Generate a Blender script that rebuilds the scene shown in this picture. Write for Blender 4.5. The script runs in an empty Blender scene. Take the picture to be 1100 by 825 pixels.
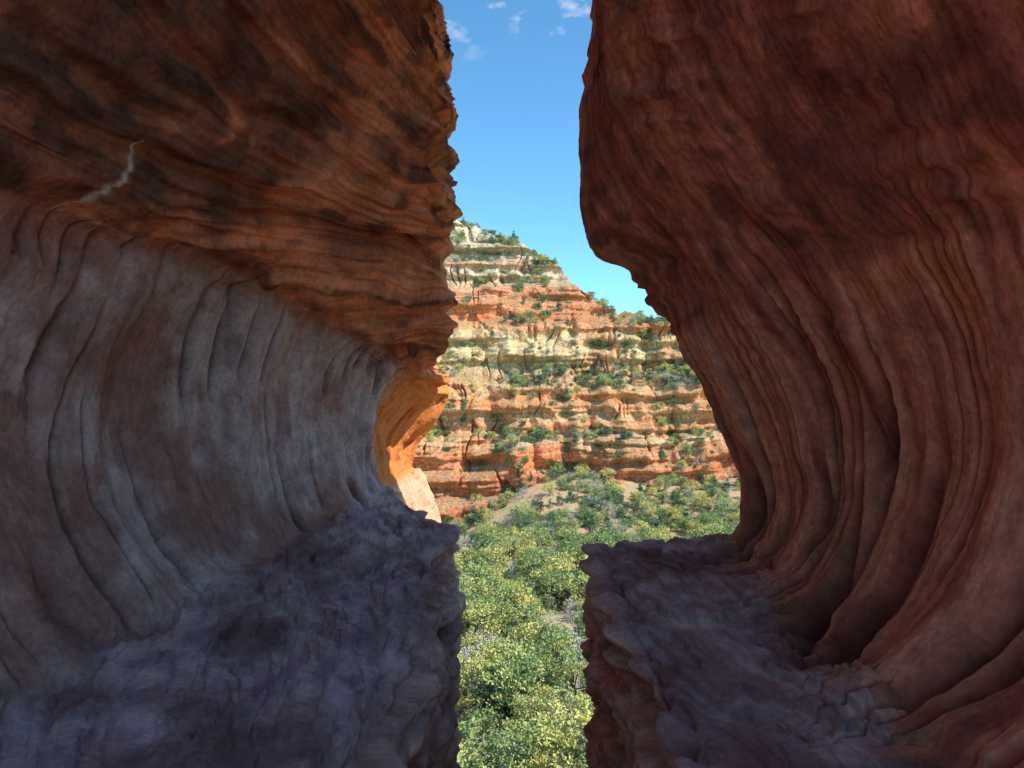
import bpy, math, random
import numpy as np
rng=np.random.default_rng(7); random.seed(7)
# ---------------------------------------------------------------- noise
_P=np.random.default_rng(3).permutation(256); _P=np.concatenate([_P,_P,_P])
_G=np.random.default_rng(4).normal(size=(256,3)); _G/=np.linalg.norm(_G,axis=1)[:,None];_G=_G.astype(np.float32)
def pn(x,y,z=0.0):
    x,y,z=np.broadcast_arrays(np.asarray(x,float),np.asarray(y,float),np.asarray(z,float))
    xi=np.floor(x).astype(np.int32);yi=np.floor(y).astype(np.int32);zi=np.floor(z).astype(np.int32)
    xf=(x-xi).astype(np.float32);yf=(y-yi).astype(np.float32);zf=(z-zi).astype(np.float32)
    u=xf*xf*xf*(xf*(xf*6-15)+10);v=yf*yf*yf*(yf*(yf*6-15)+10);w=zf*zf*zf*(zf*(zf*6-15)+10)
    xi&=255;yi&=255;zi&=255
    def g(a,b,c):
        h=_P[_P[_P[xi+a]+yi+b]+zi+c]
        q=_G[h]; return q[...,0]*(xf-a)+q[...,1]*(yf-b)+q[...,2]*(zf-c)
    l=lambda a,b,t:a+(b-a)*t
    return 1.5*l(l(l(g(0,0,0),g(1,0,0),u),l(g(0,1,0),g(1,1,0),u),v),l(l(g(0,0,1),g(1,0,1),u),l(g(0,1,1),g(1,1,1),u),v),w)
_P=np.concatenate([_P,_P])
def fbm(x,y,z=0.0,o=4,gain=.5,lac=2.03):
    s=0;a=1;t=0
    for i in range(o):
        s=s+a*pn(x+i*17.3,y-i*9.1,z+i*5.7);t+=a;a*=gain;x=x*lac;y=y*lac;z=z*lac
    return s/t*1.3
def ss(a,b,x):
    t=np.clip((x-a)/(b-a),0,1);return t*t*(3-2*t)
def mix(a,b,t): 
    t=np.asarray(t)[...,None]; return a*(1-t)+b*t
def pchip(xk,Y,x):
    xk=np.asarray(xk,float);Y=np.asarray(Y,float);h=np.diff(xk)
    d=np.diff(Y,axis=0)/h.reshape((-1,)+(1,)*(Y.ndim-1))
    m=np.zeros_like(Y);m[0]=d[0];m[-1]=d[-1]
    p=d[:-1]*d[1:];ok=p>0
    m[1:-1]=np.where(ok,2*p/np.where(ok,d[:-1]+d[1:],1),0)
    i=np.clip(np.searchsorted(xk,x)-1,0,len(xk)-2)
    sh=(-1,)+(1,)*(Y.ndim-1)
    t=((x-xk[i])/h[i]).reshape(sh);H=h[i].reshape(sh)
    return (2*t**3-3*t**2+1)*Y[i]+(t**3-2*t**2+t)*H*m[i]+(-2*t**3+3*t**2)*Y[i+1]+(t**3-t**2)*H*m[i+1]
def catmull(Y,x):
    K=len(Y);m=np.zeros_like(Y);m[1:-1]=(Y[2:]-Y[:-2])*.5;m[0]=Y[1]-Y[0];m[-1]=Y[-1]-Y[-2]
    seg=np.linalg.norm(Y[1:]-Y[:-1],axis=-1,keepdims=True)
    lim=np.ones_like(m[...,:1])*1e9
    lim[1:-1]=1.2*np.minimum(seg[1:],seg[:-1]);n=np.linalg.norm(m,axis=-1,keepdims=True)+1e-9
    m=m*np.minimum(1,lim/n)
    i=np.clip(np.floor(x).astype(int),0,K-2);t=(x-i).reshape((-1,)+(1,)*(Y.ndim-1))
    return (2*t**3-3*t**2+1)*Y[i]+(t**3-2*t**2+t)*m[i]+(-2*t**3+3*t**2)*Y[i+1]+(t**3-t**2)*m[i+1]
def grid_mesh(name,P,col=None,flip=False,smooth=True,flow=None,fw=None):
    a,b=P.shape[:2]
    idx=np.arange(a*b).reshape(a,b)
    q=np.stack([idx[:-1,:-1],idx[1:,:-1],idx[1:,1:],idx[:-1,1:]],-1).reshape(-1,4)
    if flip:q=q[:,::-1]
    ob=raw_mesh(name,P.reshape(-1,3),q,None if col is None else col.reshape(-1,3),smooth)
    if flow is not None:
        at=ob.data.attributes.new('Flow','FLOAT_VECTOR','POINT');at.data.foreach_set('vector',np.ascontiguousarray(flow.reshape(-1,3),dtype=np.float32).ravel())
        at=ob.data.attributes.new('FW','FLOAT','POINT');at.data.foreach_set('value',np.ascontiguousarray(fw,dtype=np.float32).ravel())
    return ob
def raw_mesh(name,V,Q,col=None,smooth=False,link=True,mats=None,midx=None):
    me=bpy.data.meshes.new(name);V=np.asarray(V,np.float32);Q=np.asarray(Q,np.int32);k=Q.shape[1]
    me.vertices.add(len(V));me.vertices.foreach_set('co',V.ravel())
    me.loops.add(Q.size);me.loops.foreach_set('vertex_index',np.ascontiguousarray(Q).ravel())
    me.polygons.add(len(Q));me.polygons.foreach_set('loop_start',np.arange(len(Q),dtype=np.int32)*k)
    me.polygons.foreach_set('loop_total',np.full(len(Q),k,np.int32))
    me.polygons.foreach_set('use_smooth',np.full(len(Q),smooth))
    if midx is not None: me.polygons.foreach_set('material_index',np.asarray(midx,np.int32))
    if col is not None:
        at=me.color_attributes.new('Col','FLOAT_COLOR','POINT')
        c=np.ones((len(V),4),np.float32);c[:,:3]=np.clip(col,0,1);at.data.foreach_set('color',c.ravel())
    me.update(calc_edges=True)
    ob=bpy.data.objects.new(name,me)
    if link: bpy.context.scene.collection.objects.link(ob)
    return ob
def normals(P):
    du=np.gradient(P,axis=0);dv=np.gradient(P,axis=1);n=np.cross(du,dv)
    return n/(np.linalg.norm(n,axis=-1,keepdims=True)+1e-9)
# ---------------------------------------------------------------- materials
def rock_mat(name,s1,bump,det=5,flow=0,lo=.6,hi=1.4):
    m=bpy.data.materials.new(name);m.use_nodes=True;nt=m.node_tree;N=nt.nodes;L=nt.links
    N.remove(N['Principled BSDF']);b=N.new('ShaderNodeBsdfDiffuse');b.inputs['Roughness'].default_value=.4
    L.new(b.outputs[0],N['Material Output'].inputs['Surface'])
    at=N.new('ShaderNodeAttribute');at.attribute_name='Col'
    g=N.new('ShaderNodeNewGeometry')
    n=N.new('ShaderNodeTexNoise');n.inputs['Scale'].default_value=s1;n.inputs['Detail'].default_value=det
    n.inputs['Roughness'].default_value=.68;L.new(g.outputs['Position'],n.inputs['Vector'])
    src=n.outputs['Fac']
    if flow:
        fa=N.new('ShaderNodeAttribute');fa.attribute_name='Flow'
        fw=N.new('ShaderNodeAttribute');fw.attribute_name='FW'
        n2=N.new('ShaderNodeTexNoise');n2.inputs['Scale'].default_value=1;n2.inputs['Detail'].default_value=2.5;n2.inputs['Roughness'].default_value=.6
        L.new(fa.outputs['Vector'],n2.inputs['Vector'])
        sb=N.new('ShaderNodeMath');sb.operation='SUBTRACT';sb.inputs[1].default_value=.5;L.new(n2.outputs['Fac'],sb.inputs[0])
        mw=N.new('ShaderNodeMath');mw.operation='MULTIPLY';L.new(sb.outputs[0],mw.inputs[0]);L.new(fw.outputs['Fac'],mw.inputs[1])
        m0=N.new('ShaderNodeMath');m0.operation='MULTIPLY_ADD';m0.inputs[1].default_value=1-flow;m0.inputs[2].default_value=.5*flow;L.new(n.outputs['Fac'],m0.inputs[0])
        ma=N.new('ShaderNodeMath');ma.operation='MULTIPLY_ADD';ma.inputs[1].default_value=flow;L.new(mw.outputs[0],ma.inputs[0])
        L.new(m0.outputs[0],ma.inputs[2]);src=ma.outputs[0]
    mr=N.new('ShaderNodeMapRange');mr.inputs['From Min'].default_value=.35;mr.inputs['From Max'].default_value=.65
    mr.inputs['To Min'].default_value=lo;mr.inputs['To Max'].default_value=hi;L.new(src,mr.inputs['Value'])
    vm=N.new('ShaderNodeVectorMath');vm.operation='SCALE';L.new(at.outputs['Color'],vm.inputs[0]);L.new(mr.outputs[0],vm.inputs['Scale'])
    L.new(vm.outputs[0],b.inputs['Color'])
    bp=N.new('ShaderNodeBump');bp.inputs['Strength'].default_value=1;bp.inputs['Distance'].default_value=bump
    L.new(src,bp.inputs['Height']);L.new(bp.outputs[0],b.inputs['Normal'])
    return m
MAT_CAVE=rock_mat('cave_sandstone',28,.036,4,.6,.58,1.42)
MAT_FLOOR=rock_mat('floor_sandstone',10,.03,3)
MAT_CLIFF=rock_mat('cliff_rock',1.1,.3,3)
# ---------------------------------------------------------------- cave walls
seg_n=[4,10,20,36,60,110,90,30,40,70,70,60,85,80,80,80,50,12]
sidx=np.concatenate([np.linspace(i,i+1,n,endpoint=False) for i,n in enumerate(seg_n)]+[[18]])
def iy(y0,y1,n): return 1/np.linspace(1/y0,1/y1,n,endpoint=False)
def sec(E,F,G,H,I,J,K,L,M,N,O,P,sgn,D2=None,D=None,Q=None):
    D2=D2 or (E[0]+sgn*.06,E[1]+1.0);D=D or (E[0]+sgn*.15,min(E[1]+2.4,6.2))
    C=(D[0]+sgn*.5,7.0);B=(C[0]+sgn*1.0,7.6);A=(sgn*14,0 if sgn>0 else 8)
    Q=Q or (P[0]+sgn*.05,-5);R=(Q[0]+sgn*.5,-22)
    return [A,B,C,D,D2,E,F,G,H,I,J,K,L,M,N,O,P,Q,R]
def cap(sgn,zt=8,zb=-22,x=14):
    if sgn>0: zt=0
    return [(sgn*x,zt+(zb-zt)*i/18) for i in range(19)]
Lk=[  # first sections: unseen flare behind camera, shaped to bounce sun onto right wall
(-14.,sec((-8.0,4.6),(-8.4,3.4),(-8.7,2.0),(-8.8,1.5),(-8.8,.8),(-8.9,0),(-8.9,-.7),(-8.4,-1.35),(-6.3,-1.6),(-3.3,-1.7),(-1.6,-1.8),(-1.55,-2.6),-1)),
(-7.,sec((-4.6,4.6),(-5.0,3.4),(-5.3,2.0),(-5.4,1.5),(-5.4,.8),(-5.5,0),(-5.4,-.7),(-4.9,-1.35),(-3.3,-1.5),(-1.6,-1.5),(-.6,-1.6),(-.55,-2.4),-1)),
(-3.,sec((-2.6,4.2),(-3.2,3.2),(-3.5,1.9),(-3.6,1.3),(-3.65,.8),(-3.8,0),(-3.7,-.7),(-3.2,-1.35),(-2.3,-1.5),(-1.2,-1.5),(-.6,-1.6),(-.55,-2.4),-1)),
(0.5,sec((-.9,3.8),(-2.0,2.7),(-2.6,1.3),(-2.7,.95),(-2.75,.6),(-2.9,0),(-2.85,-.7),(-2.4,-1.35),(-1.7,-1.5),(-1.0,-1.5),(-.6,-1.6),(-.55,-2.4),-1)),
(3.0,sec((-.8,3.4),(-1.7,2.3),(-2.22,1.10),(-2.50,.92),(-2.60,.6),(-2.80,0),(-2.70,-.7),(-2.25,-1.33),(-1.6,-1.45),(-1.0,-1.5),(-.62,-1.62),(-.55,-2.4),-1)),
(5.0,sec((-.70,2.5),(-1.35,1.65),(-1.94,1.00),(-2.26,.94),(-2.36,.7),(-2.56,0),(-2.46,-.7),(-2.02,-1.34),(-1.5,-1.43),(-1.0,-1.48),(-.62,-1.60),(-.56,-2.4),-1)),
(6.0,sec((-.68,1.75),(-1.15,1.2),(-1.74,.83),(-2.05,.82),(-2.13,.6),(-2.31,-.1),(-2.22,-.75),(-1.86,-1.31),(-1.4,-1.40),(-.95,-1.45),(-.62,-1.58),(-.56,-2.4),-1)),
(7.0,sec((-.66,1.05),(-1.05,.75),(-1.50,.60),(-1.78,.59),(-1.86,.4),(-2.02,-.2),(-1.95,-.8),(-1.69,-1.25),(-1.25,-1.36),(-.85,-1.42),(-.6,-1.55),(-.57,-2.4),-1)),
(7.7,sec((-.63,.5),(-.95,.40),(-1.24,.42),(-1.46,.42),(-1.53,.3),(-1.70,-.25),(-1.7,-.8),(-1.5,-1.22),(-1.2,-1.33),(-.95,-1.38),(-.74,-1.48),(-.66,-2.4),-1,D2=(-.66,1.9),D=(-.74,3.9))),
(8.2,sec((-.78,.3),(-1.0,.25),(-1.2,.32),(-1.3,.28),(-1.36,.15),(-1.52,-.3),(-1.55,-.8),(-1.42,-1.2),(-1.25,-1.3),(-1.08,-1.34),(-.93,-1.44),(-.8,-2.4),-1,D2=(-.82,1.6),D=(-.95,3.9))),
(8.9,sec((-1.0,.35),(-1.05,.15),(-1.08,.1),(-1.15,.08),(-1.32,.02),(-1.56,-.35),(-1.62,-.8),(-1.56,-1.2),(-1.46,-1.28),(-1.34,-1.33),(-1.24,-1.5),(-1.1,-2.4),-1,D2=(-1.05,1.5),D=(-1.2,3.9))),
(10.,sec((-1.05,.4),(-1.02,.15),(-1.02,.05),(-1.1,-.03),(-1.3,-.2),(-1.6,-.6),(-1.65,-1.0),(-1.58,-1.3),(-1.5,-1.6),(-1.42,-2.0),(-1.35,-2.6),(-1.3,-3.4),-1,D2=(-1.15,1.5),D=(-1.35,3.9))),
(11.5,sec((-1.15,.4),(-1.06,.1),(-1.0,-.05),(-1.02,-.18),(-1.1,-.35),(-1.35,-.75),(-1.5,-1.05),(-1.52,-1.3),(-1.3,-1.6),(-1.12,-2.0),(-1.03,-2.6),(-1.0,-3.6),-1,D2=(-1.3,1.5),D=(-1.5,3.9)))]
Lk+=[(12.0,[(p[0]-.35,p[1]) for p in Lk[-1][1]]),(14.5,cap(-1))]
Rk=[
(-1.,sec((1.2,4.0),(1.9,2.9),(2.6,1.7),(2.85,1.0),(2.95,.2),(2.9,-.4),(2.6,-1.0),(2.1,-1.4),(1.7,-1.5),(1.2,-1.5),(.7,-1.6),(.7,-2.4),1)),
(0.5,sec((.9,3.8),(1.6,2.7),(2.3,1.6),(2.6,.8),(2.75,.1),(2.7,-.5),(2.4,-1.1),(1.9,-1.42),(1.5,-1.5),(1.1,-1.5),(.68,-1.6),(.68,-2.4),1)),
(3.0,sec((.8,3.3),(1.3,2.3),(1.85,1.4),(2.25,.75),(2.45,.1),(2.45,-.5),(2.2,-1.05),(1.75,-1.43),(1.4,-1.5),(1.05,-1.52),(.68,-1.6),(.68,-2.4),1)),
(5.0,sec((.68,2.55),(.94,1.8),(1.4,1.2),(1.85,.66),(2.2,.0),(2.33,-.65),(2.22,-1.1),(1.95,-1.4),(1.5,-1.47),(1.1,-1.5),(.7,-1.58),(.7,-2.4),1)),
(6.0,sec((.65,2.15),(.85,1.53),(1.26,1.1),(1.62,.53),(1.97,-.08),(2.22,-.75),(2.18,-1.15),(2.02,-1.39),(1.6,-1.45),(1.15,-1.48),(.73,-1.56),(.74,-2.4),1,D2=(.7,2.9),D=(.8,4.2))),
(6.9,sec((.63,1.8),(.79,1.28),(1.2,.98),(1.49,.37),(1.82,-.16),(2.12,-.84),(2.14,-1.18),(2.08,-1.38),(1.65,-1.43),(1.2,-1.46),(.75,-1.54),(.77,-2.4),1,D2=(.68,2.7),D=(.78,3.7))),
(7.2,sec((.82,1.85),(.98,1.4),(1.4,1.05),(1.72,.42),(2.05,-.1),(2.35,-.8),(2.38,-1.3),(2.3,-1.6),(1.8,-1.8),(1.35,-1.9),(.9,-2.0),(.88,-2.6),1,D2=(.88,2.7),D=(.98,3.7))),
(8.2,cap(1))]
def wall(name,keys,sgn,ys):
    yk=[k[0] for k in keys];S=np.array([k[1] for k in keys],float)
    T=pchip(yk,S,ys)
    C=catmull(np.transpose(T,(1,0,2)),sidx)
    ns,ny=C.shape[:2]
    P=np.zeros((ns,ny,3));P[...,0]=C[...,0];P[...,2]=C[...,1];P[...,1]=ys[None,:]
    n=normals(P)
    s=sidx[:,None]*np.ones((1,ny));X,Y,Z=P[...,0].copy(),P[...,1].copy(),P[...,2].copy()
    ref=n[np.searchsorted(sidx,10.5),ny//3]
    if ref[0]*sgn>0: n=-n
    wl=ss(7.8,8.5,s)*(1-ss(11.4,12.1,s))
    wc=ss(1.5,3,s)*(1-ss(7.7,8.2,s))
    wf=ss(11.85,12.2,s)*(1-ss(14.75,15.1,s))
    wb=ss(14.7,15.2,s)
    d=.12*fbm(X*.9,Y*.9,Z*.9+sgn*7,3,.42)*(1-.75*wf)*(.6+.4*(1-wl))
    arc=s*.32
    hh=Z+.16*fbm(X*.6,Y*.6,Z*.6,3)+(-.45*(X+.7)*ss(1.0,2.6,Z)*-1 if sgn<0 else .25*X-.1*Y)
    b1=pn(hh*5,X*.3,Y*.3);b2=pn(hh*12,X*.6,Y*.6+3);b3=pn(hh*30,X,Y)
    patch=ss(-.35,.35,fbm(X*.9+5,Y*.9,Z*.9,3))
    st=(.055*np.tanh(b1*5)+.045*np.tanh(b2*6)+.020*np.tanh(b3*3))
    if sgn<0:
        wy=Y*.75+.15*arc
        ww=Y+.12*pn(Y*1.1,arc*1.6,2)+.24*(arc-3.2)
        c1=pn(ww*1.7,arc*.34,11.3);c2=pn(ww*4.6+2,arc*.8,4.2)
        l1=ss(-.2,.1,pn(ww*1.1,arc*1.4,8.8));l2=ss(.0,.25,pn(ww*1.8,arc*1.7,28.8))
        k1=(1-np.minimum(np.abs(c1)/.12,1))**2*l1;k2=(1-np.minimum(np.abs(c2)/.18,1))**2*l2
        d+=wl*(.11*c1+.03*c2+.05*np.abs(pn(ww*1.3,arc*.4,31))-.22*k1-.09*k2+.06*fbm(Y*1.6,arc*2.6,6,4))
        crack=np.maximum(k1,.7*k2)
        d+=wc*st*(.4+.6*patch)*1.3
    else:
        wy=Y+.14*pn(Y*.7,arc*1.2,2)+.13*(arc-3.3)**2
        c1=pn(wy*2.9,arc*.30,11.3);c2=pn(wy*6.5+3,arc*.5,4.2)
        l1=ss(-.45,.05,pn(wy*1.2,arc*.8,8.8));l2=ss(-.1,.25,pn(wy*2.2,arc*1.1,18.8))
        crack=(1-np.minimum(np.abs(c1)/.26,1))**2*l1
        crack2=(1-np.minimum(np.abs(c2)/.22,1))**2*l2
        wl2=ss(7.2,9.0,s)*(1-ss(12.0,13.5,s))*(1-.45*ss(6.2,6.9,Y))*(.75+.25*ss(2.5,4,Y))
        d+=wl2*(.08*c1-.34*crack-.16*crack2)+(1-wl2)*(1-wf)*(1-wb)*ss(3.5,5,s)*.05*c1
        crack=np.maximum(crack,.7*crack2)*wl2
        d+=.6*wc*st*patch
    d+=.2*wl*st*(1-ss(8.2,9.5,s))
    # ragged lip and layered face of the ledge
    wr=ss(14.3,14.9,s)*(1-ss(16.5,17,s))
    lay_=np.tanh(pn(Z*7+.3*pn(Y,X),X*.5,Y*.7)*6);lay2=np.tanh(pn(Z*17,X,Y*1.3)*5)
    d+=wr*(.065*lay_+.03*lay2+.07*fbm(Y*1.7,Z*.8,sgn*4,4)+.05*np.tanh(4*pn(Y*2.6,Z*1.2,9)))
    f5=fbm(X*4,Y*4,Z*4,5,.58)
    d+=.030*f5*(1-.35*wl)*(1-.8*wf)+.004*fbm(X*22,Y*22,Z*22,2,.6)*(1-wf)
    xs=X*1.9+.45*Y
    hf=fbm(xs,Y*.6-.2*X,sgn*2,5,.42)*.5
    nst=8.;hq=hf*nst;fq=np.floor(hq);fr=hq-fq
    ter=(fq+ss(.88,1.0,fr)+.05*fr)/nst
    hf2=fbm(xs*2.2+4,Y*1.1,sgn*5,4,.45)*3.5;fr2=hf2-np.floor(hf2)
    d+=wf*(.42*ter+.014*(np.floor(hf2)+ss(.86,1,fr2))+.006*pn(X*9+3*Y,Y*3,3))
    fade=ss(ys[0],ys[0]+.3,Y)
    P=P+n*(d*fade)[...,None]
    V=lambda *a:np.array(a)
    nz=fbm(X*1.1,Y*1.1,Z*1.1+4,4);n2=fbm(X*3.3,Y*3.3,Z*3.3,4);n3=fbm(X*8,Y*8,Z*8,3)
    sk=fbm(Y*5.5,arc*.5,9,4)
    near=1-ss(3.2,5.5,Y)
    if sgn<0:
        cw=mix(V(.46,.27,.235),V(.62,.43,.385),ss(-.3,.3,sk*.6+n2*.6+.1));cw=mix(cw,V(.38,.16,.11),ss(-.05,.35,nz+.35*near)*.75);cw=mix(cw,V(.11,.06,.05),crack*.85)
        cw=mix(cw,V(.64,.48,.44),ss(.15,.4,-nz+.4*n2)*.35)
        cw=mix(cw,V(.50,.21,.12),(1-ss(8.1,8.9,s+.3*n2))*.6)
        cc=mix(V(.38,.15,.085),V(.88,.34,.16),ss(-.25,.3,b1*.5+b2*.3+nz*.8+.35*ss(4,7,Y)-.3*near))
        cc=mix(cc,V(.11,.065,.05),ss(.0,.35,n2*.6+.6*b2+.42*near-.03)*.78)  # dark varnish blotches; shadow contrast and near-corner shade put into the colour
        cc=mix(cc,V(.18,.09,.065),ss(6.9,7.6,s)*.6*ss(-.3,.2,n2))  # recess shade painted along the overhang's underside, down to the crease
        cf=mix(V(.44,.27,.26),V(.62,.42,.40),ss(-.3,.3,n2+.5*fr-.2));cf=mix(cf,V(.30,.16,.15),ss(.0,.4,nz))
        cb=mix(V(.44,.22,.17),V(.58,.36,.30),ss(-.3,.3,n2+.3*lay_))
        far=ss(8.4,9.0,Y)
    else:
        cw=mix(V(.54,.20,.12),V(.72,.33,.205),ss(-.3,.4,sk));cw=mix(cw,V(.25,.095,.07),ss(.0,.45,-sk+nz*.5)*.7);cw=mix(cw,V(.07,.03,.027),np.minimum(crack*1.3,.92))
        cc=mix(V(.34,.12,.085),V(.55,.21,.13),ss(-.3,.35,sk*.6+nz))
        cc=mix(cc,V(.14,.06,.05),ss(.0,.4,n2+.4*b2)*.65)  # varnish blotches that also carry shadow contrast in the colour
        cf=mix(V(.43,.25,.23),V(.56,.38,.36),ss(-.3,.3,n2+.5*fr-.2));cf=mix(cf,V(.30,.15,.13),ss(.0,.4,nz))
        cb=mix(V(.52,.22,.14),V(.64,.33,.22),ss(-.3,.3,n2+.3*lay_))
        far=0*Y
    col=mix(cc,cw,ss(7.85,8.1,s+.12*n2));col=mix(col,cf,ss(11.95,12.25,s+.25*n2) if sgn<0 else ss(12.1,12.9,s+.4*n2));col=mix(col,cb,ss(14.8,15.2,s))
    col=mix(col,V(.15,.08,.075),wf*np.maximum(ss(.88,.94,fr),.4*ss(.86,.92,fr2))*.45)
    col=col*(1+.3*n3*(1-.5*wf))[...,None]
    if sgn<0: # calcite vein
        a=V(-2.33,3.95,.86);b=V(-2.0,4.0,1.33);ab=b-a;Q3=np.stack([X,Y*1.0,Z],-1)
        tt_=np.clip(((Q3-a)[...,[0,2]]@ab[[0,2]])/(ab[[0,2]]@ab[[0,2]]),0,1)
        dd=np.abs(Y-(3.93+.08*tt_+.03*np.sin(tt_*3.1)));mk=(tt_>0)&(tt_<1)&(np.hypot(X-(a[0]+ab[0]*tt_),Z-(a[2]+ab[2]*tt_))<.25)
        col=mix(col,V(.8,.72,.62),np.exp(-(dd/(.006+.022*np.sin(tt_*3.1)))**2)*mk*ss(-.6,-.1,n3+.2)*.8)
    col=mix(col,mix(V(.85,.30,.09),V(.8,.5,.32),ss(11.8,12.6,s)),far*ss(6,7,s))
    A1=np.stack([X*2,Y*2,hh*30],-1);A2=np.stack([wy*14,arc*(3 if sgn>0 else 5),X*0+7],-1);A3=np.stack([X*10+3*Y,Y*4,Z*0],-1);A4=np.stack([X*3,Y*3,Z*16],-1)
    fl=A1 if sgn<0 else A2
    fl=np.where((s>7.95)[...,None],A2,fl);fl=np.where((s>11.95)[...,None],A3,fl);fl=np.where((s>14.95)[...,None],A4,fl)
    fw=np.ones_like(s)
    for c0 in ([7.95] if sgn<0 else [])+[11.95,14.95]: fw*=ss(0.02,.22,np.abs(s-c0))
    fw*=np.where((s>7.95)&(s<11.95),.5 if sgn<0 else .9,1);fw*=np.where((s>11.95)&(s<14.95),.5,1)
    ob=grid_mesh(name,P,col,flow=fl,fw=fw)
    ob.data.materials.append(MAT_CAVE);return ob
ysL=np.concatenate([np.linspace(-14,1.5,60,endpoint=False),iy(1.5,3,130),iy(3,7.7,450),np.linspace(7.7,12,120,endpoint=False),np.linspace(12,14.5,20)])
ysR=np.concatenate([np.linspace(-1,1.5,16,endpoint=False),iy(1.5,2.7,110),iy(2.7,6.9,460),np.linspace(6.9,7.2,16,endpoint=False),np.linspace(7.2,8.2,20)])
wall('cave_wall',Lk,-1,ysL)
wall('cave_wall',Rk,1,ysR)
fx,fy=np.meshgrid(np.linspace(-9,12,150),np.linspace(-16,.35,120),indexing='ij')
fz=-1.62+.12*fbm(fx*.5,fy*.5,3,4)+.03*fbm(fx*3,fy*3,3,3)-.02*np.abs(fx)
fc=mix(np.array([.66,.38,.24]),np.array([.75,.48,.33]),ss(-.3,.3,fbm(fx,fy,2,3)))
f=grid_mesh('bounce_rock_floor',np.stack([fx,fy,fz],-1),fc);f.data.materials.append(MAT_FLOOR)  # unseen floor behind camera, added to bounce warm sunlight into the cave
# ---------------------------------------------------------------- ground
tilt=lambda x:25*np.tanh((x-5)/80.)
def ground_z(x,y):
    y=y-tilt(x)*ss(120,200,y)
    r=np.interp(y,[-400,-20,0,8,20,45,75,120,178,205,235,260,400,3000],[-10,-20,-24,-20,-24,-33,-38,-41,-42,-38.5,-32,-30,-35,-60])
    r=r+ss(170,235,y)*(1-ss(260,300,y))*(-7*(1-ss(-18,12,x))+1.5*np.sin(x*.08))
    return r+1.6*fbm(x*.03,y*.03,1,4)+.25*fbm(x*.3,y*.3,2,3)
gx=np.sinh(np.linspace(-4.2,4.2,420))*60;gx=gx/abs(gx).max()*2500
gy=np.concatenate([np.linspace(-2500,-30,20),np.linspace(-20,300,420),np.geomspace(305,4000,40)])
GX,GY=np.meshgrid(gx,gy,indexing='ij')
GP=np.stack([GX,GY,ground_z(GX,GY)],-1)
nn=fbm(GX*.08,GY*.08,3,4);n3=fbm(GX*.6,GY*.6,3,3)
gc=mix(np.array([.50,.42,.26]),np.array([.34,.35,.16]),ss(-.25,.25,nn));gc=mix(gc,np.array([.66,.38,.21]),ss(.0,.35,n3-.1+.35*ss(178,200,GY))*.85)
g=grid_mesh('ground',GP,gc);g.data.materials.append(rock_mat('ground_soil',2.5,.1,3))
# ---------------------------------------------------------------- far cliff
prof=np.array([(224,-52),(232,-40),(235,-33),(236.5,-31),(237.2,-22),(238.5,-21.4),(239.2,-18.5),(248,-16.5),(248.5,-9),(249.4,-8.6),(249.8,-1),(253,0.5),(262,4.5),(263,6),(263.3,13),(263.7,13.6),(264.1,21),(271,23.5),(276,30),(281,33.5),(286,37),(293,40),(293.6,46),(300,48.5),(300.6,54),(308,57),(309,63),(316,67),(317,73),(330,78),(420,84)],float)
cum=np.concatenate([[0],np.cumsum(np.hypot(*np.diff(prof,axis=0).T))])
tt=np.concatenate([np.linspace(0,cum[-2],660,endpoint=False),np.linspace(cum[-2],cum[-1],30)])
cy=np.interp(tt,cum,prof[:,0]);cz=np.interp(tt,cum,prof[:,1])
cx=np.concatenate([np.linspace(-400,-45,120,endpoint=False),np.linspace(-45,95,640,endpoint=False),np.linspace(95,600,160)])
CX=cx[:,None]*np.ones((1,len(tt)));CY=cy[None,:]*np.ones((len(cx),1));CZ=cz[None,:]*np.ones((len(cx),1))
ztop=np.interp(cx,[-400,-120,-45,-27,-11,4,18,26,32,38,46,55,66,90,140,260,600],[60,80,74,69,62,57,47,38,31,27.5,26,23,16,12,14,30,20])[:,None]
ztop=ztop+2.5*fbm(CX*.10,CX*0+3,o=4)+1.2*np.tanh(4*pn(CX*.16,3.3))
BX,BZ=CX.copy(),CZ.copy()
CZ=CZ+2.8*fbm(CX*.025,CZ*.03,7,3)*ss(-34,-20,CZ)
CZ=np.where(CZ>ztop,ztop+(CZ-ztop)*.02,CZ)
butt=12*fbm(CX*.03,BZ*.012,5,3)+6*np.abs(fbm(CX*.07,BZ*.025,8,3))
j=pn(CX*.22+.8*pn(CX*.15,BZ*.12,1),BZ*.05,9);joint=np.exp(-(j/.07)**2)*ss(-.1,.35,pn(CX*.12,BZ*.09,14))
blob=1-np.abs(pn(CX*.09,BZ*.13,71))*2
h=CZ+1.6*pn(CX*.03,CY*.03,2)+.6*pn(CX*.12,BZ*.1,6)
am=ss(-.3,.35,fbm(CX*.05,BZ*.08,81,3))
lay=1.8*np.tanh(3*pn(h*.24,CX*.02,2.2))+1.0*am*np.tanh(3*pn(h*.6,CX*.05,4.2))+.12*am*pn(h*2.0,CX*.1,6.2)
CY=CY-butt+2.8*joint-lay*1.4-2.6*blob+1.2*fbm(CX*.12,BZ*.12,3,3)+.4*fbm(CX*.6,BZ*.6,3,3)+tilt(CX)
alc=np.exp(-((CX+11)/5)**2-((CZ+26)/2.6)**2)*7;CY=CY+alc+5*np.exp(-((CX-52)/6)**2-((CZ+24)/4)**2)+4*np.exp(-((CX-18)/9)**2-((CZ+27)/2.)**2)
V=lambda *a:np.array(a)
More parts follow.
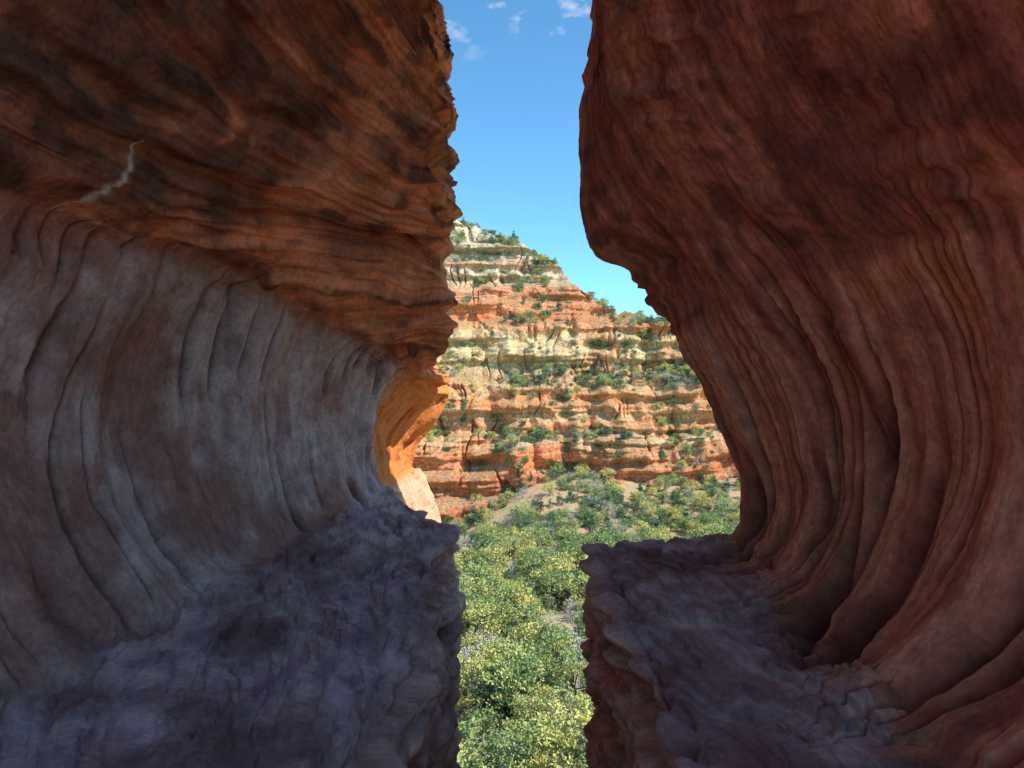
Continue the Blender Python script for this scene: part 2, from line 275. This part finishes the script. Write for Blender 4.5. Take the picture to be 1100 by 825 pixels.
ck=[(-60,(.50,.18,.09)),(-31,(.60,.20,.09)),(-26,(.70,.23,.08)),(-21,(.66,.25,.11)),(-19.5,(.70,.44,.23)),(-14,(.70,.28,.11)),(-10,(.74,.44,.21)),(-6,(.70,.25,.09)),(-1,(.74,.40,.18)),(3,(.64,.28,.13)),(6,(.78,.54,.27)),(12,(.80,.60,.31)),(18,(.78,.52,.26)),(21,(.70,.23,.09)),(34,(.72,.26,.11)),(38,(.72,.42,.24)),(44,(.78,.63,.41)),(47,(.68,.37,.21)),(52,(.78,.66,.45)),(62,(.78,.65,.45)),(90,(.74,.62,.45))]
hz=h+1.6*fbm(CX*.06,CZ*.15,8,3)
cc=np.stack([np.interp(hz,[a for a,_ in ck],[b[i] for _,b in ck]) for i in range(3)],-1)
l2=pn(h*1.0,CX*.03,12.);cc=mix(cc,V(.78,.60,.36),ss(.08,.4,l2)*.35);cc=mix(cc,V(.38,.13,.06),ss(.1,.45,pn(h*.9,CX*.04,19.))*.55*am)
stk=fbm(CX*.5,CZ*.05,4,4);cc=mix(cc,V(.34,.16,.10),ss(.1,.5,stk)*.45);cc=mix(cc,V(.78,.58,.36),ss(.1,.5,-stk)*.2)
pch=fbm(CX*.05,CZ*.06,44,3);cc=mix(cc,V(.74,.25,.09),ss(.1,.4,pch)*.5*(1-ss(38,46,CZ)))
cc=cc*(1+.25*fbm(CX*.5,CZ*.5,45,3))[...,None]
CP=np.stack([CX,CY,CZ],-1)
cn=normals(CP);flat=np.abs(cn[...,2])
cc=mix(cc,V(.36,.32,.17),ss(.6,.9,flat)*.5)
cl=grid_mesh('sandstone_cliff',CP,cc);cl.data.materials.append(MAT_CLIFF)
# ---------------------------------------------------------------- trees
def leafmat(name,ca,cb,cc_):
    m=bpy.data.materials.new(name);m.use_nodes=True;nt=m.node_tree;N=nt.nodes;L=nt.links
    oi=N.new('ShaderNodeObjectInfo');r=N.new('ShaderNodeValToRGB')
    e=r.color_ramp.elements;e[0].color=(*ca,1);e[1].color=(*cc_,1);k=e.new(.5);k.color=(*cb,1)
    L.new(oi.outputs['Random'],r.inputs[0])
    at=N.new('ShaderNodeAttribute');at.attribute_name='Col'
    mx=N.new('ShaderNodeMix');mx.data_type='RGBA';mx.blend_type='MULTIPLY';mx.inputs[0].default_value=1
    L.new(r.outputs[0],mx.inputs[6]);L.new(at.outputs['Color'],mx.inputs[7])
    N.remove(N['Principled BSDF']);df=N.new('ShaderNodeBsdfDiffuse');L.new(mx.outputs[2],df.inputs[0])
    L.new(df.outputs[0],N['Material Output'].inputs['Surface']);return m
bark=bpy.data.materials.new('bark');bark.use_nodes=True
nb=bark.node_tree;tn=nb.nodes.new('ShaderNodeTexNoise');tn.inputs['Scale'].default_value=8;rr=nb.nodes.new('ShaderNodeValToRGB')
rr.color_ramp.elements[0].color=(.12,.09,.07,1);rr.color_ramp.elements[1].color=(.3,.26,.22,1)
nb.links.new(tn.outputs['Fac'],rr.inputs[0]);nb.links.new(rr.outputs[0],nb.nodes['Principled BSDF'].inputs['Base Color'])
LM=[leafmat('leaf_oak',(.24,.38,.14),(.58,.66,.24),(.94,.82,.26)),leafmat('leaf_juniper',(.14,.23,.12),(.26,.36,.19),(.40,.47,.22)),leafmat('leaf_greybrush',(.80,.75,.58),(.88,.84,.70),(.62,.68,.44))]
protos=bpy.data.collections.new('tree_protos')
def tube(p0,p1,r0,r1,n=6):
    p0=np.array(p0,float);p1=np.array(p1,float);d=p1-p0;d/=np.linalg.norm(d);a=np.cross(d,[.3,.9,.1]);a/=np.linalg.norm(a);b=np.cross(d,a)
    th=np.arange(n)*2*np.pi/n;ring=np.cos(th)[:,None]*a+np.sin(th)[:,None]*b
    V=np.vstack([p0+ring*r0,p1+ring*r1]);Q=np.array([[i,(i+1)%n,n+(i+1)%n,n+i] for i in range(n)]);return V,Q
def make_tree(name,H,R,ncl,nl,ls,mi,kind):
    Vs=[];Qs=[];Cs=[];Ms=[];off=0
    def add(V,Q,c,m):
        nonlocal off
        Vs.append(V);Qs.append(Q+off);Cs.append(c);Ms.append(np.full(len(Q),m));off+=len(V)
    th=H*.35;V,Q=tube((0,0,-.4),(.05*H,0,th),.04*H,.028*H);add(V,Q,np.ones((len(V),3)),1)
    top=np.array([.05*H,0,th]);cen=[]
    for i in range(ncl):
        a=rng.uniform(0,2*np.pi);zz=rng.uniform(.12,1) if kind!='cone' else rng.uniform(0,1)**1.3
        if kind=='cone': rad=R*(1-zz*.85)*rng.uniform(.4,1);z=H*(.12+.86*zz)
        else: rad=R*np.sqrt(max(0,1-((zz-.45)/.62)**2))*rng.uniform(.35,1.08);z=H*(.18+.82*zz)
        c=np.array([math.cos(a)*rad,math.sin(a)*rad,z]);cen.append(c)
        if i%3==0:
            V,Q=tube(top*rng.uniform(.5,1),c,.016*H,.005*H,4);add(V,Q,np.ones((len(V),3)),1)
    for c in cen:
        cr=R*rng.uniform(.2,.42);n=nl
        p=rng.normal(size=(n,3));p/=np.linalg.norm(p,axis=1)[:,None];p=p*(rng.uniform(.3,1,(n,1))**.5)*cr*np.array([1,1,.75])+c
        a=rng.normal(size=(n,3));a/=np.linalg.norm(a,axis=1)[:,None];b=np.cross(a,rng.normal(size=(n,3)));b/=np.linalg.norm(b,axis=1)[:,None]
        s=ls*rng.uniform(.5,1.3,(n,1))
        V=np.stack([p-a*s,p-b*s*.6,p+a*s,p+b*s*.6],1).reshape(-1,3);Q=np.arange(4*n).reshape(n,4)
        tint=rng.uniform(.75,1.25);col=np.repeat(tint*rng.uniform(.8,1.15,(n,1))*np.array([[1,1,1]]),4,0);col[:,0]*=rng.uniform(.9,1.12)
        add(V,Q,col,0)
    ob=raw_mesh(name,np.vstack(Vs),np.vstack(Qs),np.vstack(Cs)*.8,False,False,midx=np.concatenate(Ms))
    ob.data.materials.append(LM[mi]);ob.data.materials.append(bark)
    protos.objects.link(ob)
make_tree('a_oak_tree',4.4,2.2,30,38,.17,0,'r')
make_tree('b_oak_tree',5.8,2.3,34,38,.17,0,'r')
make_tree('c_oak_shrub',2.6,1.9,24,34,.16,0,'r')
make_tree('d_juniper',4.6,1.6,30,36,.16,1,'cone')
make_tree('e_juniper',3.2,1.7,24,36,.16,1,'r')
make_tree('f_brush',3.2,2.2,24,36,.10,2,'r')
def scatter(name,pts,scl,idx):
    me=bpy.data.meshes.new(name);me.from_pydata([tuple(p) for p in pts],[],[])
    a=me.attributes.new('scl','FLOAT','POINT');a.data.foreach_set('value',np.asarray(scl,np.float32))
    a=me.attributes.new('rot','FLOAT','POINT');a.data.foreach_set('value',rng.uniform(0,6.28,len(pts)).astype(np.float32))
    a=me.attributes.new('pid','INT','POINT');a.data.foreach_set('value',np.asarray(idx,np.int32))
    ob=bpy.data.objects.new(name,me);bpy.context.scene.collection.objects.link(ob)
    ng=bpy.data.node_groups.new(name+'_gn','GeometryNodeTree')
    ng.interface.new_socket('Geometry',in_out='INPUT',socket_type='NodeSocketGeometry');ng.interface.new_socket('Geometry',in_out='OUTPUT',socket_type='NodeSocketGeometry')
    N=ng.nodes;L=ng.links;gi=N.new('NodeGroupInput');go=N.new('NodeGroupOutput');mp=N.new('GeometryNodeMeshToPoints')
    ip=N.new('GeometryNodeInstanceOnPoints');ci=N.new('GeometryNodeCollectionInfo');ci.inputs[0].default_value=protos;ci.inputs['Separate Children'].default_value=True;ci.inputs['Reset Children'].default_value=True
    def na(n,t):
        k=N.new('GeometryNodeInputNamedAttribute');k.data_type=t;k.inputs[0].default_value=n;return k
    s=na('scl','FLOAT');r=na('rot','FLOAT');p=na('pid','INT');cb=N.new('ShaderNodeCombineXYZ')
    L.new(r.outputs[0],cb.inputs[2])
    L.new(gi.outputs[0],mp.inputs[0]);L.new(mp.outputs[0],ip.inputs['Points']);L.new(ci.outputs[0],ip.inputs['Instance'])
    ip.inputs['Pick Instance'].default_value=True
    L.new(p.outputs[0],ip.inputs['Instance Index']);L.new(cb.outputs[0],ip.inputs['Rotation']);L.new(s.outputs[0],ip.inputs['Scale']);L.new(ip.outputs[0],go.inputs[0])
    m=ob.modifiers.new('gn','NODES');m.node_group=ng
n=4600
y=rng.uniform(28**2,248**2,n)**.5;x=rng.uniform(-.26,.42,n)*y
dens=ss(-.3,.1,fbm(x*.06,y*.06,21,3))*.6+.3
dens*=np.where(y>182,.95*ss(-.35,.15,fbm(x*.07,y*.07,31,3)+.1),1)
k=rng.uniform(0,1,n)<dens;x=x[k];y=y[k]
t=fbm(x*.06,y*.06,41,3)+rng.normal(0,.3,len(x))
idx=np.where(t>.42,3,np.where(t>.27,4,np.where(t>.02,1,np.where(t>-.18,0,np.where(t>-.28,2,5)))))
idx=np.where((y>182)&(rng.uniform(0,1,len(y))<.7),rng.choice([0,2,3,4,5],len(y)),idx)
sc=rng.uniform(.5,1.4,len(x))*np.where(y>182,.8,1)
scatter('valley_forest',np.stack([x,y,ground_z(x,y)-.15],-1),sc,idx)
m=(flat>.55)&(CX>-45)&(CX<110)&(CZ>-34)&(CY<330)
w=(ss(-.1,.3,fbm(CX*.06,CZ*.07,51,3)+.1)+1.5*np.exp(-((CX-28)/14)**2-((CZ-3)/6)**2)+1.5*np.exp(-((CX-60)/14)**2-((CZ-2)/7)**2))*m
ii=np.argwhere(w>0);ww=w[w>0];pk=rng.choice(len(ii),min(1600,len(ii)),replace=False,p=ww/ww.sum());ii=ii[pk]
pp=CP[ii[:,0],ii[:,1]];scatter('cliff_shrubs',pp-np.array([0,0,.2]),rng.uniform(.2,1.0,len(pp)),rng.choice([0,2,3,4,4,5],len(pp)))
# ---------------------------------------------------------------- light
az,el=math.radians(114),math.radians(46)
sd=np.array([math.sin(az)*math.cos(el),math.cos(az)*math.cos(el),math.sin(el)])
from mathutils import Vector
su=bpy.data.lights.new('sun','SUN');su.energy=5;su.angle=math.radians(.5);su.color=(1,.95,.87)
so=bpy.data.objects.new('sun',su);bpy.context.scene.collection.objects.link(so);so.rotation_euler=Vector(sd).to_track_quat('Z','Y').to_euler()
w=bpy.data.worlds.new('World');bpy.context.scene.world=w;w.use_nodes=True;N=w.node_tree.nodes;L=w.node_tree.links
sk=N.new('ShaderNodeTexSky');sk.sky_type='NISHITA';sk.sun_disc=False;sk.sun_elevation=el;sk.sun_rotation=az
sk.altitude=1400;sk.dust_density=.3;sk.ozone_density=2.0;sk.air_density=1.0
tv=N.new('ShaderNodeVectorMath');tv.operation='MULTIPLY';tv.inputs[1].default_value=(.9,1.55,1.7);L.new(sk.outputs[0],tv.inputs[0])
tc=N.new('ShaderNodeTexCoord');mp=N.new('ShaderNodeMapping');mp.inputs['Scale'].default_value=(14,14,26);L.new(tc.outputs['Generated'],mp.inputs[0])
cn_=N.new('ShaderNodeTexNoise');cn_.inputs['Scale'].default_value=1.6;cn_.inputs['Detail'].default_value=5;L.new(mp.outputs[0],cn_.inputs['Vector'])
cr_=N.new('ShaderNodeMapRange');cr_.inputs['From Min'].default_value=.58;cr_.inputs['From Max'].default_value=.76;cr_.inputs['To Max'].default_value=.8;L.new(cn_.outputs['Fac'],cr_.inputs['Value'])
sx=N.new('ShaderNodeSeparateXYZ');L.new(tc.outputs['Generated'],sx.inputs[0])
hr=N.new('ShaderNodeMapRange');hr.inputs['From Min'].default_value=.39;hr.inputs['From Max'].default_value=.44;L.new(sx.outputs[2],hr.inputs['Value'])
mm=N.new('ShaderNodeMath');mm.operation='MULTIPLY';L.new(cr_.outputs[0],mm.inputs[0]);L.new(hr.outputs[0],mm.inputs[1])
mc=N.new('ShaderNodeMix');mc.data_type='RGBA';mc.inputs[7].default_value=(6,6.2,6.5,1);L.new(mm.outputs[0],mc.inputs[0]);L.new(tv.outputs[0],mc.inputs[6])
L.new(mc.outputs[2],N['Background'].inputs[0]);N['Background'].inputs[1].default_value=.15
cd=bpy.data.cameras.new('cam');cd.sensor_width=36;cd.lens=36*800/1100;cd.clip_end=10000;cd.clip_start=.05
co=bpy.data.objects.new('camera',cd);bpy.context.scene.collection.objects.link(co);co.rotation_euler=(math.radians(90),0,0)
bpy.context.scene.camera=co
sc_=bpy.context.scene;sc_.view_settings.view_transform='Standard';sc_.view_settings.look='None';sc_.view_settings.exposure=0
